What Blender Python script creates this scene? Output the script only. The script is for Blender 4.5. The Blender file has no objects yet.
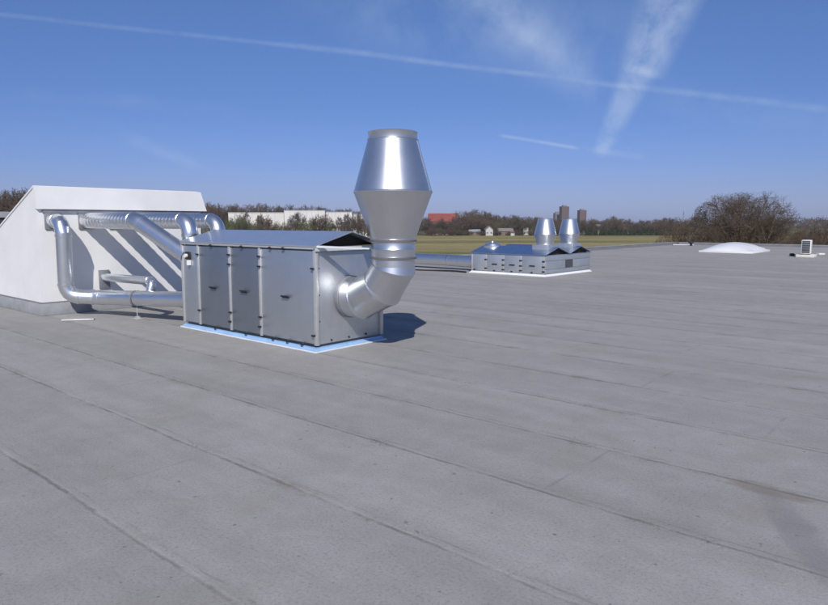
import bpy, bmesh, math, random
import numpy as np
from mathutils import Vector

R = math.radians
random.seed(7)
scene = bpy.context.scene
col = scene.collection
C41, S41 = math.cos(R(41)), math.sin(R(41))
ROT = -R(41)                       # the building's axes against the view
GROUND = -7.0                      # street level; the roof is z = 0
FPX, EYE = 660.0, 1.7              # focal length in photo pixels, eye height
PITCH = math.atan(80.5 / FPX)


def ray(x, y):
    u = (x - 414) / FPX
    v = (302.5 - y) / FPX
    return Vector((u, math.cos(PITCH) + v * math.sin(PITCH), -math.sin(PITCH) + v * math.cos(PITCH)))


def bear(x, y, Y):
    """bearing of the survey photo at distance Y -> world point"""
    d = ray(x, y)
    t = Y / d.y
    return (d.x * t, Y, EYE + d.z * t)


def W(u, w, z=0.0):
    return (u * C41 + w * S41, -u * S41 + w * C41, z)


# ------------------------------------------------------------------ materials
def new_mat(name):
    m = bpy.data.materials.new(name)
    m.use_nodes = True
    nt = m.node_tree
    b = nt.nodes['Principled BSDF']
    return m, nt, b


def nd(nt, t, **kw):
    n = nt.nodes.new(t)
    for k, v in kw.items():
        if k in n.inputs.keys() if isinstance(k, str) else False:
            n.inputs[k].default_value = v
        else:
            setattr(n, k, v)
    return n


def coords(nt, scale=(1, 1, 1), rot=(0, 0, 0)):
    tc = nt.nodes.new('ShaderNodeTexCoord')
    mp = nt.nodes.new('ShaderNodeMapping')
    mp.inputs['Scale'].default_value = scale
    mp.inputs['Rotation'].default_value = rot
    nt.links.new(tc.outputs['Object'], mp.inputs['Vector'])
    return mp.outputs['Vector']


def noise(nt, vec, scale, detail=4, rough=0.55, dist=0.0):
    n = nt.nodes.new('ShaderNodeTexNoise')
    n.inputs['Scale'].default_value = scale
    n.inputs['Detail'].default_value = detail
    n.inputs['Roughness'].default_value = rough
    n.inputs['Distortion'].default_value = dist
    nt.links.new(vec, n.inputs['Vector'])
    return n.outputs['Fac']


def ramp(nt, fac, stops):
    r = nt.nodes.new('ShaderNodeValToRGB')
    el = r.color_ramp.elements
    while len(el) < len(stops):
        el.new(0.5)
    for e, (p, c) in zip(el, stops):
        e.position = p
        e.color = (c, c, c, 1) if isinstance(c, (int, float)) else (*c, 1)
    nt.links.new(fac, r.inputs['Fac'])
    return r.outputs['Color']


def mth(nt, op, a, b=None, c=None, clamp=False):
    n = nt.nodes.new('ShaderNodeMath')
    n.operation = op
    n.use_clamp = clamp
    for i, v in enumerate((a, b, c)):
        if v is None:
            continue
        if isinstance(v, (int, float)):
            n.inputs[i].default_value = v
        else:
            nt.links.new(v, n.inputs[i])
    return n.outputs[0]


def smooth(nt, v, lo, hi):
    n = nt.nodes.new('ShaderNodeMapRange')
    n.interpolation_type = 'SMOOTHSTEP'
    n.inputs['From Min'].default_value = lo
    n.inputs['From Max'].default_value = hi
    nt.links.new(v, n.inputs['Value'])
    return n.outputs['Result']


def mix(nt, fac, a, b, mode='MIX'):
    n = nt.nodes.new('ShaderNodeMix')
    n.data_type = 'RGBA'
    n.blend_type = mode
    n.clamp_factor = True
    for sock, v in ((n.inputs[0], fac), (n.inputs[6], a), (n.inputs[7], b)):
        if isinstance(v, (int, float)):
            sock.default_value = v
        elif isinstance(v, (tuple, list)):
            sock.default_value = (*v, 1) if len(v) == 3 else v
        else:
            nt.links.new(v, sock)
    return n.outputs[2]


def bump(nt, b, h, strength=0.3, dist=0.01):
    n = nt.nodes.new('ShaderNodeBump')
    n.inputs['Strength'].default_value = strength
    n.inputs['Distance'].default_value = dist
    nt.links.new(h, n.inputs['Height'])
    nt.links.new(n.outputs['Normal'], b.inputs['Normal'])


def metal(name, c0, c1, rough=0.35, spangle=45.0, dent=0.12, var=0.08, metallic=1.0, sp=0.12):
    """galvanised sheet: zinc spangle, handling smears, slight oil-canning"""
    m, nt, b = new_mat(name)
    v = coords(nt)
    vo = nt.nodes.new('ShaderNodeTexVoronoi')
    vo.inputs['Scale'].default_value = spangle
    nt.links.new(v, vo.inputs['Vector'])
    bw = nt.nodes.new('ShaderNodeRGBToBW')
    nt.links.new(vo.outputs['Color'], bw.inputs[0])
    sm = noise(nt, v, 3.1, 5, 0.6, 0.4)
    st = noise(nt, coords(nt, (9, 9, 0.8)), 2.0, 4, 0.6)
    f = mth(nt, 'ADD', mth(nt, 'MULTIPLY', bw.outputs[0], sp), mth(nt, 'MULTIPLY', sm, 0.75 - sp))
    f = mth(nt, 'ADD', f, mth(nt, 'MULTIPLY', st, 0.25))
    nt.links.new(ramp(nt, f, [(0.25, c0), (0.75, c1)]), b.inputs['Base Color'])
    b.inputs['Metallic'].default_value = metallic
    rr = mth(nt, 'ADD', rough - var, mth(nt, 'MULTIPLY', f, 2 * var))
    nt.links.new(rr, b.inputs['Roughness'])
    if dent:
        bump(nt, b, noise(nt, v, 2.3, 1, 0.4), dent, 0.02)
    return m


def plain(name, c, rough=0.6, metallic=0.0, var=0.12, scale=6.0, bmp=0.0, bscale=60):
    m, nt, b = new_mat(name)
    v = coords(nt)
    n = noise(nt, v, scale, 5, 0.6, 0.3)
    lo = tuple(x * (1 - var) for x in c)
    hi = tuple(min(1, x * (1 + var)) for x in c)
    nt.links.new(ramp(nt, n, [(0.3, lo), (0.7, hi)]), b.inputs['Base Color'])
    b.inputs['Roughness'].default_value = rough
    b.inputs['Metallic'].default_value = metallic
    if bmp:
        bump(nt, b, noise(nt, v, bscale, 3), bmp, 0.01)
    return m


M = {}
M['galv'] = metal('galvanised_steel', (0.55, 0.575, 0.60), (0.66, 0.68, 0.70), 0.46, 45, 0.10, 0.07, 0.88)
M['duct'] = metal('duct_steel', (0.68, 0.70, 0.73), (0.80, 0.815, 0.835), 0.31, 60, 0.04, 0.05, 0.95, 0.05)
M['stack'] = metal('stack_steel', (0.59, 0.60, 0.615), (0.67, 0.68, 0.69), 0.33, 50, 0.0, 0.04, 0.93, 0.02)
M['roofsheet'] = metal('roof_sheet_steel', (0.70, 0.74, 0.79), (0.80, 0.83, 0.87), 0.32, 30, 0.05, 0.05, 0.86)
M['roofblue'] = metal('bluish_roof_sheet_steel', (0.58, 0.65, 0.75), (0.66, 0.72, 0.82), 0.28, 30, 0.05, 0.05)
M['door'] = metal('door_sheet_steel', (0.27, 0.30, 0.34), (0.31, 0.34, 0.38), 0.43, 40, 0.09, 0.03, 0.85, 0.08)
M['panel'] = metal('panel_sheet_steel', (0.47, 0.50, 0.54), (0.525, 0.555, 0.59), 0.43, 40, 0.09, 0.03, 0.84, 0.08)
M['panel2'] = metal('pale_panel_sheet_steel', (0.50, 0.53, 0.56), (0.60, 0.625, 0.65), 0.43, 40, 0.06, 0.06, 0.75)
M['alu'] = plain('aluminium_profile', (0.56, 0.56, 0.55), 0.45, 0.55, 0.06, 9)
M['skirt'] = plain('blue_white_base_skirt', (0.30, 0.47, 0.70), 0.45, 0.15, 0.12, 4)
M['ledge'] = plain('pale_ledge_sheet', (0.66, 0.69, 0.70), 0.4, 0.3, 0.06)
M['skirt2'] = plain('white_base_skirt', (0.78, 0.79, 0.80), 0.45, 0.1, 0.06)
M['black'] = plain('black_plastic', (0.018, 0.018, 0.02), 0.4, 0, 0.2)
M['dark'] = plain('unlit_opening_black', (0.012, 0.012, 0.014), 0.8, 0, 0.2)  # near-black colour puts the shade of the open gables into the material
M['seal'] = plain('grey_joint_sealant', (0.125, 0.112, 0.11), 0.6, 0, 0.15)
M['cable'] = plain('black_cable', (0.02, 0.02, 0.022), 0.55, 0, 0.2)
M['white'] = plain('white_coated_panel', (0.71, 0.71, 0.705), 0.55, 0, 0.05, 1.3, 0.10, 40)
M['plinth'] = plain('grey_membrane_plinth', (0.27, 0.28, 0.295), 0.75, 0, 0.14, 5, 0.15, 120)
M['flash'] = plain('grey_metal_flashing', (0.24, 0.25, 0.27), 0.5, 0.4, 0.12)
M['dome'] = plain('milky_skylight_plastic', (0.70, 0.71, 0.72), 0.25, 0, 0.03, 1.0)
M['slab'] = plain('pale_concrete_slab', (0.60, 0.58, 0.54), 0.85, 0, 0.12, 8, 0.2)
M['acwhite'] = plain('cream_enamel', (0.74, 0.73, 0.68), 0.45, 0, 0.05)
M['trim'] = plain('edge_trim_metal', (0.42, 0.43, 0.45), 0.5, 0.3, 0.15, 1.2)
M['membrane'] = plain('dark_upstand_membrane', (0.15, 0.15, 0.155), 0.85, 0, 0.2, 1.5)
M['facade'] = plain('building_facade_panel', (0.45, 0.45, 0.44), 0.7)
M['render'] = plain('white_warehouse_cladding', (0.58, 0.57, 0.55), 0.7, 0, 0.06, 0.1)
M['wglass'] = plain('dark_window_band', (0.06, 0.065, 0.075), 0.3)
M['redtile'] = plain('red_roof_tile', (0.25, 0.062, 0.045), 0.8, 0, 0.25, 0.4)
M['brick'] = plain('brown_brick', (0.17, 0.12, 0.10), 0.85, 0, 0.2, 0.5)
M['towerbrick'] = plain('tower_red_brick', (0.125, 0.075, 0.075), 0.85, 0, 0.15, 0.2)
M['towergrey'] = plain('tower_grey_concrete', (0.20, 0.175, 0.18), 0.85, 0, 0.12, 0.2)
M['housewhite'] = plain('white_house_render', (0.46, 0.45, 0.43), 0.75, 0, 0.06, 0.5)
M['housegrey'] = plain('grey_tile_roof', (0.20, 0.17, 0.16), 0.8, 0, 0.2, 0.6)
M['darkwall'] = plain('dark_shed_wall', (0.035, 0.033, 0.032), 0.9, 0, 0.2)


def bark(name, c, var=0.35):
    m, nt, b = new_mat(name)
    n = noise(nt, coords(nt), 0.9, 4)
    nt.links.new(ramp(nt, n, [(0.3, tuple(x * (1 - var) for x in c)), (0.7, tuple(x * (1 + var) for x in c))]), b.inputs['Base Color'])
    b.inputs['Roughness'].default_value = 0.95
    b.inputs['Specular IOR Level'].default_value = 0.1
    return m


M['bark'] = bark('oak_bark', (0.085, 0.070, 0.057))
M['twig'] = bark('brown_twigs', (0.112, 0.085, 0.063))
M['twig_red'] = bark('reddish_brown_twigs', (0.124, 0.086, 0.063))
M['twig_grey'] = bark('grey_brown_twigs', (0.112, 0.094, 0.080))
M['twig_green'] = bark('budding_green_twigs', (0.105, 0.110, 0.050))
M['leaf_dark'] = bark('evergreen_leaves', (0.045, 0.060, 0.028))
M['wood'] = bark('far_wood_twigs', (0.100, 0.078, 0.060))


def roof_mat():
    m, nt, b = new_mat('bitumen_roof_membrane')
    tc = nt.nodes.new('ShaderNodeTexCoord')
    sx = nt.nodes.new('ShaderNodeSeparateXYZ')
    nt.links.new(tc.outputs['Object'], sx.inputs[0])
    V, u, w = tc.outputs['Object'], sx.outputs['X'], sx.outputs['Y']
    wob = mth(nt, 'MULTIPLY', mth(nt, 'SUBTRACT', noise(nt, V, 0.9, 4, 0.6), 0.5), 0.07)
    fine = mth(nt, 'MULTIPLY', mth(nt, 'SUBTRACT', noise(nt, V, 9, 3, 0.6), 0.5), 0.030)
    ww = mth(nt, 'ADD', mth(nt, 'ADD', w, wob), fine)
    t = mth(nt, 'ADD', ww, 0.43 + 40)             # seams at w = n + 0.57
    strip = mth(nt, 'FLOOR', t)
    fr = mth(nt, 'FRACT', t)
    ds = mth(nt, 'MINIMUM', fr, mth(nt, 'SUBTRACT', 1.0, fr))     # distance to the nearest lap
    patch = noise(nt, V, 1.7, 5, 0.65)
    lw = mth(nt, 'ADD', 0.006, mth(nt, 'MULTIPLY', patch, 0.030))
    line = mth(nt, 'SUBTRACT', 1.0, mth(nt, 'DIVIDE', ds, lw), clamp=True)
    line = mth(nt, 'MULTIPLY', smooth(nt, line, 0.0, 0.7), smooth(nt, noise(nt, V, 2.2, 6, 0.75), 0.34, 0.62))
    # lap edge: a soft darker border on the lower side
    side = mth(nt, 'MULTIPLY', smooth(nt, mth(nt, 'SUBTRACT', 0.16, fr), 0.0, 0.16), smooth(nt, noise(nt, V, 1.1, 3), 0.4, 0.7))
    # the bleed line of the lap beside the edge, and grit caught along it
    d2 = mth(nt, 'ABSOLUTE', mth(nt, 'SUBTRACT', fr, mth(nt, 'ADD', 0.045, mth(nt, 'MULTIPLY', patch, 0.03))))
    line2 = mth(nt, 'MULTIPLY', mth(nt, 'SUBTRACT', 1.0, smooth(nt, d2, 0.003, 0.014)), smooth(nt, noise(nt, V, 3.1, 6, 0.75), 0.42, 0.62))
    grit = mth(nt, 'MULTIPLY', smooth(nt, mth(nt, 'SUBTRACT', 0.085, ds), 0.0, 0.07), smooth(nt, noise(nt, V, 1.9, 5, 0.7), 0.52, 0.66))
    grit = mth(nt, 'MULTIPLY', grit, smooth(nt, noise(nt, V, 42, 3, 0.8), 0.46, 0.60))
    # end laps
    wn = nt.nodes.new('ShaderNodeTexWhiteNoise')
    wn.noise_dimensions = '1D'
    nt.links.new(strip, wn.inputs['W'])
    e = mth(nt, 'FRACT', mth(nt, 'ADD', mth(nt, 'DIVIDE', mth(nt, 'ADD', u, wob), 7.5), mth(nt, 'ADD', wn.outputs['Value'], 20)))
    de = mth(nt, 'MINIMUM', e, mth(nt, 'SUBTRACT', 1.0, e))
    endl = mth(nt, 'SUBTRACT', 1.0, mth(nt, 'DIVIDE', de, 0.0028), clamp=True)
    endl = mth(nt, 'MULTIPLY', endl, smooth(nt, noise(nt, V, 3.3, 3), 0.42, 0.62))
    # colour: granules, weathering mottle, streaks along the strips
    grain = noise(nt, V, 260, 2, 0.7)
    speck = noise(nt, V, 55, 3, 0.75)
    mot = noise(nt, V, 0.55, 6, 0.62, 0.6)
    mot2 = noise(nt, V, 3.6, 6, 0.68, 0.5)
    mp = nt.nodes.new('ShaderNodeMapping')
    mp.inputs['Scale'].default_value = (0.16, 1.5, 1)
    nt.links.new(V, mp.inputs['Vector'])
    strk = noise(nt, mp.outputs[0], 1.6, 5, 0.6)
    base = ramp(nt, mot, [(0.28, (0.268, 0.258, 0.250)), (0.72, (0.340, 0.331, 0.322))])
    base = mix(nt, 0.5, base, ramp(nt, strk, [(0.3, (0.252, 0.244, 0.236)), (0.7, (0.350, 0.342, 0.333))]))
    # each roll a touch different
    roll = ramp(nt, wn.outputs['Value'], [(0.0, 0.94), (1.0, 1.05)])
    base = mix(nt, 1.0, base, roll, 'MULTIPLY')
    base = mix(nt, 0.55, base, ramp(nt, mot2, [(0.30, 0.86), (0.70, 1.11)]), 'MULTIPLY')
    base = mix(nt, 0.8, base, ramp(nt, speck, [(0.30, 0.68), (0.44, 0.97), (0.72, 1.15)]), 'MULTIPLY')
    base = mix(nt, 0.7, base, ramp(nt, grain, [(0.25, 0.68), (0.75, 1.28)]), 'MULTIPLY')
    # brownish dirt where water stood
    dirt = mth(nt, 'MULTIPLY', smooth(nt, noise(nt, V, 0.75, 5, 0.7, 0.8), 0.50, 0.74), 0.34)
    base = mix(nt, dirt, base, (0.232, 0.214, 0.180))
    dl = mth(nt, 'MULTIPLY', smooth(nt, mth(nt, 'SUBTRACT', 0.11, ds), 0.0, 0.10), smooth(nt, noise(nt, V, 1.3, 5, 0.7), 0.54, 0.70))
    base = mix(nt, mth(nt, 'MULTIPLY', dl, 0.50), base, (0.165, 0.140, 0.108))
    # scattered small dark specks
    spots = smooth(nt, noise(nt, V, 17, 2, 0.5), 0.70, 0.76)
    base = mix(nt, mth(nt, 'MULTIPLY', spots, 0.5), base, (0.085, 0.08, 0.076))
    # one damp stain running from a lap (a mark with a shape of its own)
    a = R(118)
    pu = mth(nt, 'ADD', u, 0.66)
    pw = mth(nt, 'SUBTRACT', w, 3.98)
    al = mth(nt, 'ADD', mth(nt, 'MULTIPLY', pu, math.cos(a)), mth(nt, 'MULTIPLY', pw, math.sin(a)))
    ac = mth(nt, 'SUBTRACT', mth(nt, 'MULTIPLY', pw, math.cos(a)), mth(nt, 'MULTIPLY', pu, math.sin(a)))
    rr = mth(nt, 'ADD', mth(nt, 'POWER', mth(nt, 'DIVIDE', al, 0.62), 2), mth(nt, 'POWER', mth(nt, 'DIVIDE', ac, 0.115), 2))
    rr = mth(nt, 'ADD', rr, mth(nt, 'MULTIPLY', mth(nt, 'SUBTRACT', noise(nt, V, 4.5, 6, 0.7), 0.5), 2.6))
    stain = mth(nt, 'SUBTRACT', 1.0, smooth(nt, rr, 0.2, 1.5))
    base = mix(nt, mth(nt, 'MULTIPLY', stain, 0.42), base, (0.16, 0.158, 0.16))
    bu, bw_ = mth(nt, 'ADD', u, 0.95), mth(nt, 'SUBTRACT', w, 4.53)
    br = mth(nt, 'ADD', mth(nt, 'POWER', mth(nt, 'DIVIDE', bu, 0.30), 2), mth(nt, 'POWER', mth(nt, 'DIVIDE', bw_, 0.11), 2))
    br = mth(nt, 'ADD', br, mth(nt, 'MULTIPLY', mth(nt, 'SUBTRACT', noise(nt, V, 7, 5, 0.7), 0.5), 2.4))
    base = mix(nt, mth(nt, 'MULTIPLY', mth(nt, 'SUBTRACT', 1.0, smooth(nt, br, 0.2, 1.2)), 0.5), base, (0.165, 0.135, 0.100))
    base = mix(nt, mth(nt, 'MULTIPLY', side, 0.20), base, (0.15, 0.14, 0.13))
    base = mix(nt, mth(nt, 'MULTIPLY', endl, 0.28), base, (0.10, 0.095, 0.09))
    base = mix(nt, mth(nt, 'MULTIPLY', line2, 0.26), base, (0.12, 0.112, 0.105))
    base = mix(nt, mth(nt, 'MULTIPLY', grit, 0.62), base, (0.085, 0.072, 0.060))
    base = mix(nt, mth(nt, 'MULTIPLY', line, 0.48), base, (0.075, 0.070, 0.066))
    nt.links.new(base, b.inputs['Base Color'])
    b.inputs['Roughness'].default_value = 0.86
    b.inputs['Specular IOR Level'].default_value = 0.3
    h = mth(nt, 'ADD', mth(nt, 'MULTIPLY', grain, 0.25), mth(nt, 'MULTIPLY', speck, 0.5))
    h = mth(nt, 'ADD', h, mth(nt, 'MULTIPLY', smooth(nt, fr, 0.0, 0.035), 0.9))
    h = mth(nt, 'ADD', h, mth(nt, 'MULTIPLY', mot2, 0.8))
    h = mth(nt, 'ADD', h, mth(nt, 'MULTIPLY', line2, 0.3))
    bump(nt, b, h, 0.55, 0.006)
    return m


M['roof'] = roof_mat()


def field_mat():
    m, nt, b = new_mat('spring_field')
    V = coords(nt, (0.004, 0.030, 1), (0, 0, R(3)))
    n = noise(nt, V, 1.9, 5, 0.55, 0.3)
    c = ramp(nt, n, [(0.30, (0.115, 0.130, 0.042)), (0.45, (0.190, 0.175, 0.065)), (0.56, (0.30, 0.235, 0.115)), (0.72, (0.165, 0.165, 0.058))])
    g = noise(nt, coords(nt), 0.35, 6, 0.7)
    c = mix(nt, 0.7, c, ramp(nt, g, [(0.3, 0.72), (0.7, 1.25)]), 'MULTIPLY')
    nt.links.new(c, b.inputs['Base Color'])
    b.inputs['Roughness'].default_value = 0.95
    b.inputs['Specular IOR Level'].default_value = 0.1
    return m


def land_mat():
    m, nt, b = new_mat('far_land')
    n = noise(nt, coords(nt, (0.003, 0.012, 1)), 2.0, 5, 0.6)
    nt.links.new(ramp(nt, n, [(0.3, (0.075, 0.085, 0.034)), (0.6, (0.13, 0.115, 0.06)), (0.8, (0.09, 0.075, 0.05))]), b.inputs['Base Color'])
    b.inputs['Roughness'].default_value = 1.0
    b.inputs['Specular IOR Level'].default_value = 0.05
    return m


M['field'] = field_mat()
M['land'] = land_mat()


# ------------------------------------------------------------------ object helpers
class MB:
    """collects shapes, then links them as ONE mesh object"""

    def __init__(self):
        self.v, self.f, self.mi = [], [], []

    def poly(self, pts, faces, mi=0):
        o = len(self.v)
        self.v += [tuple(p) for p in pts]
        for f in faces:
            self.f.append(tuple(i + o for i in f))
            self.mi.append(mi)
        return self

    def box(self, x0, x1, y0, y1, z0, z1, mi=0, bev=0.0):
        if bev <= 0:
            p = [(x, y, z) for z in (z0, z1) for y in (y0, y1) for x in (x0, x1)]
            return self.poly(p, [(0, 2, 3, 1), (4, 5, 7, 6), (0, 1, 5, 4), (2, 6, 7, 3), (0, 4, 6, 2), (1, 3, 7, 5)], mi)
        bm = bmesh.new()
        bmesh.ops.create_cube(bm, size=1)
        for q in bm.verts:
            q.co = ((x0 + x1) / 2 + q.co.x * (x1 - x0), (y0 + y1) / 2 + q.co.y * (y1 - y0), (z0 + z1) / 2 + q.co.z * (z1 - z0))
        bmesh.ops.bevel(bm, geom=bm.edges[:], offset=bev, segments=2, affect='EDGES', profile=0.5)
        bm.verts.index_update()
        self.poly([q.co[:] for q in bm.verts], [[q.index for q in f.verts] for f in bm.faces], mi)
        bm.free()
        return self

    def prism(self, prof, axis, a0, a1, mi=0):
        """prof: 2-D outline; axis 'x' -> (y,z) outline, 'y' -> (x,z), 'z' -> (x,y)"""
        def P(p, a):
            return {'x': (a, p[0], p[1]), 'y': (p[0], a, p[1]), 'z': (p[0], p[1], a)}[axis]
        n = len(prof)
        pts = [P(p, a0) for p in prof] + [P(p, a1) for p in prof]
        fs = [tuple(range(n))[::-1], tuple(range(n, 2 * n))]
        fs += [(i, (i + 1) % n, n + (i + 1) % n, n + i) for i in range(n)]
        return self.poly(pts, fs, mi)

    def lathe(self, prof, cx, cy, n=48, mi=0):
        o = len(self.v)
        for r, z in prof:
            for k in range(n):
                a = 2 * math.pi * k / n
                self.v.append((cx + r * math.cos(a), cy + r * math.sin(a), z))
        for i in range(len(prof) - 1):
            for k in range(n):
                k2 = (k + 1) % n
                self.f.append((o + i * n + k, o + i * n + k2, o + (i + 1) * n + k2, o + (i + 1) * n + k))
                self.mi.append(mi)
        return self

    def sweep(self, pts, r, n=28, mi=0, cap=False, rad=None):
        """mitred tube along pts; rad(i, angle) may vary the radius"""
        P = [Vector(p) for p in pts]
        d = [(P[i + 1] - P[i]).normalized() for i in range(len(P) - 1)]
        up = Vector((0, 0, 1)) if abs(d[0].z) < 0.9 else Vector((0, 1, 0))
        a = (up - d[0] * up.dot(d[0])).normalized()
        o = len(self.v)
        for i, p in enumerate(P):
            di = d[max(0, i - 1)]
            do = d[min(i, len(d) - 1)]
            a = (a - di * a.dot(di)).normalized()
            b = di.cross(a)
            nn = (di + do).normalized()
            for k in range(n):
                th = 2 * math.pi * k / n
                rr = rad(i, th) if rad else r
                off = (a * math.cos(th) + b * math.sin(th)) * rr
                off = off - di * (off.dot(nn) / di.dot(nn))
                self.v.append(tuple(p + off))
        for i in range(len(P) - 1):
            for k in range(n):
                k2 = (k + 1) % n
                self.f.append((o + i * n + k, o + i * n + k2, o + (i + 1) * n + k2, o + (i + 1) * n + k))
                self.mi.append(mi)
        if cap:
            self.f.append(tuple(o + k for k in range(n))[::-1])
            self.f.append(tuple(o + (len(P) - 1) * n + k for k in range(n)))
            self.mi += [mi, mi]
        return self

    def build(self, name, mats, parent=None, sharp=32, loc=None, rz=None, label=None):
        me = bpy.data.meshes.new(name)
        me.from_pydata(self.v, [], self.f)
        mats = mats if isinstance(mats, (list, tuple)) else [mats]
        for m in mats:
            me.materials.append(M[m] if isinstance(m, str) else m)
        me.polygons.foreach_set('material_index', self.mi)
        me.polygons.foreach_set('use_smooth', [True] * len(self.f))
        me.set_sharp_from_angle(angle=R(sharp))
        me.update()
        o = bpy.data.objects.new(name, me)
        col.objects.link(o)
        if parent:
            o.parent = parent
        if loc:
            o.location = loc
        if rz is not None:
            o.rotation_euler.z = rz
        if label:
            o['label'] = label
        return o


def tag(o, label, cat, group=None):
    o['label'] = label
    o['category'] = cat
    if group:
        o['group'] = group
    return o


def thing(name, label, cat, loc=(0, 0, 0), rz=0.0, group=None):
    o = bpy.data.objects.new(name, None)
    o.empty_display_size = 0.2
    col.objects.link(o)
    o.location = loc
    o.rotation_euler.z = rz
    return tag(o, label, cat, group)


def structure(o):
    o['kind'] = 'structure'
    return o


# ------------------------------------------------------------------ the setting
b = MB()
b.box(-1490, 1490, -50, 1690, GROUND - 1, GROUND)
structure(b.build('terrain', 'land'))
b = MB()
b.poly([(-260, 5, GROUND + 0.06), (300, 5, GROUND + 0.06), (340, 424, GROUND + 0.06), (-260, 412, GROUND + 0.06)], [(0, 1, 2, 3)])
structure(b.build('field', 'field'))

U0, U1, W0, W1 = -18.65, 45.0, -14.0, 51.6
b = MB()
b.box(U0, U1, W0, W1, -0.4, 0.0)
deck = structure(b.build('roof_deck', 'roof', rz=ROT))
b = MB()
b.box(U0 + 0.15, U1 - 0.15, W0 + 0.15, W1 - 0.15, GROUND, -0.41)
b.build('wall', 'facade', deck)
# low upstands round the edge, lapped membrane outside and metal caps on top
b = MB()
b.prism([(U0 - 0.02, -0.45), (U0 - 0.02, 0.135), (U0 + 0.12, 0.135), (U0 + 0.75, 0.005), (U0 + 0.75, -0.05)], 'y', W0, W1)
b.prism([(W1 + 0.02, -0.45), (W1 + 0.02, 0.135), (W1 - 0.12, 0.135), (W1 - 0.40, 0.005), (W1 - 0.40, -0.05)], 'x', U0 + 0.76, U1)
b.build('edge_upstand', 'membrane', deck)
b = MB()
w = W0
random.seed(3)
while w < W1:                      # trims in lengths, not quite in line
    dz = random.uniform(-0.006, 0.010)
    b.box(U0 - 0.05, U0 + 0.07, w, min(W1, w + 2.96), 0.138 + dz, 0.165 + dz)
    w += 3.0
u = U0 + 0.1
while u < U1:
    dz = random.uniform(-0.006, 0.012)
    b.box(u, min(U1, u + 2.96), W1 - 0.07, W1 + 0.05, 0.138 + dz, 0.165 + dz)
    u += 3.0
b.build('edge_trim', 'trim', deck)


# ------------------------------------------------------------------ white shed on the roof
SH = (-12.9, 4.55)
shed = thing('rooftop_shed', 'white wedge shaped rooftop shed with one long sloping side and grey plinth', 'shed', W(*SH), ROT)
LW = 3.38
b = MB()
b.prism([(-0.0, 0.245), (-0.0, 1.93), (-0.03, 1.935), (-0.03, 2.30), (-4.6, 0.56), (-4.6, 0.245)], 'y', 0.0, LW - 0.12)
b.build('wall', 'white', shed)
b = MB()                           # the upper board stands proud of the wall
b.poly([(0.055, -0.008, 1.93), (0.055, LW + 0.01, 1.93), (0.018, LW - 0.10, 2.335), (0.018, -0.008, 2.335),
        (-0.025, -0.008, 1.93), (-0.025, LW + 0.01, 1.93), (-0.06, LW - 0.10, 2.335), (-0.06, -0.008, 2.335)],
       [(0, 1, 2, 3), (7, 6, 5, 4), (0, 3, 7, 4), (1, 5, 6, 2), (3, 2, 6, 7), (0, 4, 5, 1)])
b.build('fascia_board', 'white', shed)
b = MB()
b.box(0.004, 0.03, 0.10, LW - 0.15, 1.865, 1.926)  # grey strip standing in for the shadow under the upper board
b.build('fascia_shade_strip', 'flash', shed)
b = MB()
b.box(-4.63, 0.035, -0.035, LW + 0.035, 0.0, 0.225, bev=0.012)
b.build('plinth', 'plinth', shed)
b = MB()
b.box(-4.625, 0.028, -0.028, LW + 0.03, 0.2255, 0.2435)  # thin dark line along the top of the plinth
b.build('plinth_top_line', 'flash', shed)
b = MB()
sl = Vector((-4.57, 0, -1.74)).normalized()
nr = Vector((-sl.z, 0, sl.x)) * -1
if nr.z < 0:
    nr = -nr
pts = []
A0, A1 = Vector((-0.07, 0, 2.32)), Vector((-4.63, 0, 0.585))
for y in (0.003, LW - 0.123):
    pts += [A0 + Vector((0, y, 0)), A1 + Vector((0, y, 0)), A1 + nr * 0.03 + Vector((0, y, 0)), A0 + nr * 0.03 + Vector((0, y, 0))]
b.poly(pts, [(0, 1, 2, 3), (7, 6, 5, 4), (0, 4, 5, 1), (1, 5, 6, 2), (2, 6, 7, 3), (3, 7, 4, 0)])
b.build('sloping_roof', 'white', shed)


def collar(parent, y, z, h, w=None):
    w = w or h
    b = MB()
    b.box(0.003, 0.035, y - w / 2, y + w / 2, z - h / 2, z + h / 2, bev=0.004)
    return b.build('wall_collar', 'flash', parent)


for yy, zz, hh in ((0.27, 1.715, 0.29), (0.86, 1.715, 0.29), (1.42, 1.715, 0.29), (1.92, 1.715, 0.29)):
    collar(shed, yy, zz, hh)
collar(shed, 1.13, 0.60, 0.36, 0.20)


# ------------------------------------------------------------------ ducts
def fillet(P, rad, n):
    """-> list of ('run', pts) and ('bend', pts)"""
    P = [Vector(p) for p in P]
    out, start = [], P[0]
    for i in range(1, len(P) - 1):
        a, p, c = P[i - 1], P[i], P[i + 1]
        r = rad[i - 1] if isinstance(rad, (list, tuple)) else rad
        d0, d1 = (p - a).normalized(), (c - p).normalized()
        ang = d0.angle(d1)
        t = r * math.tan(ang / 2)
        s, e = p - d0 * t, p + d1 * t
        nrm = (d1 - d0).normalized()
        cen = p + nrm * (r / math.cos(ang / 2))
        arc = []
        v0 = s - cen
        ax = d0.cross(d1).normalized()
        from mathutils import Quaternion
        # gore pieces: tangent polygon so that the ends stay tangent to the runs
        k = n
        arc = [s]
        rt = r / math.cos(ang / (2 * k))
        for j in range(k):
            q = Quaternion(ax, ang * (j + 0.5) / k)
            arc.append(cen + (q @ v0).normalized() * rt)
        arc.append(e)
        out.append(('run', [start, s]))
        out.append(('bend', arc))
        start = e
    out.append(('run', [start, P[-1]]))
    return out


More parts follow.
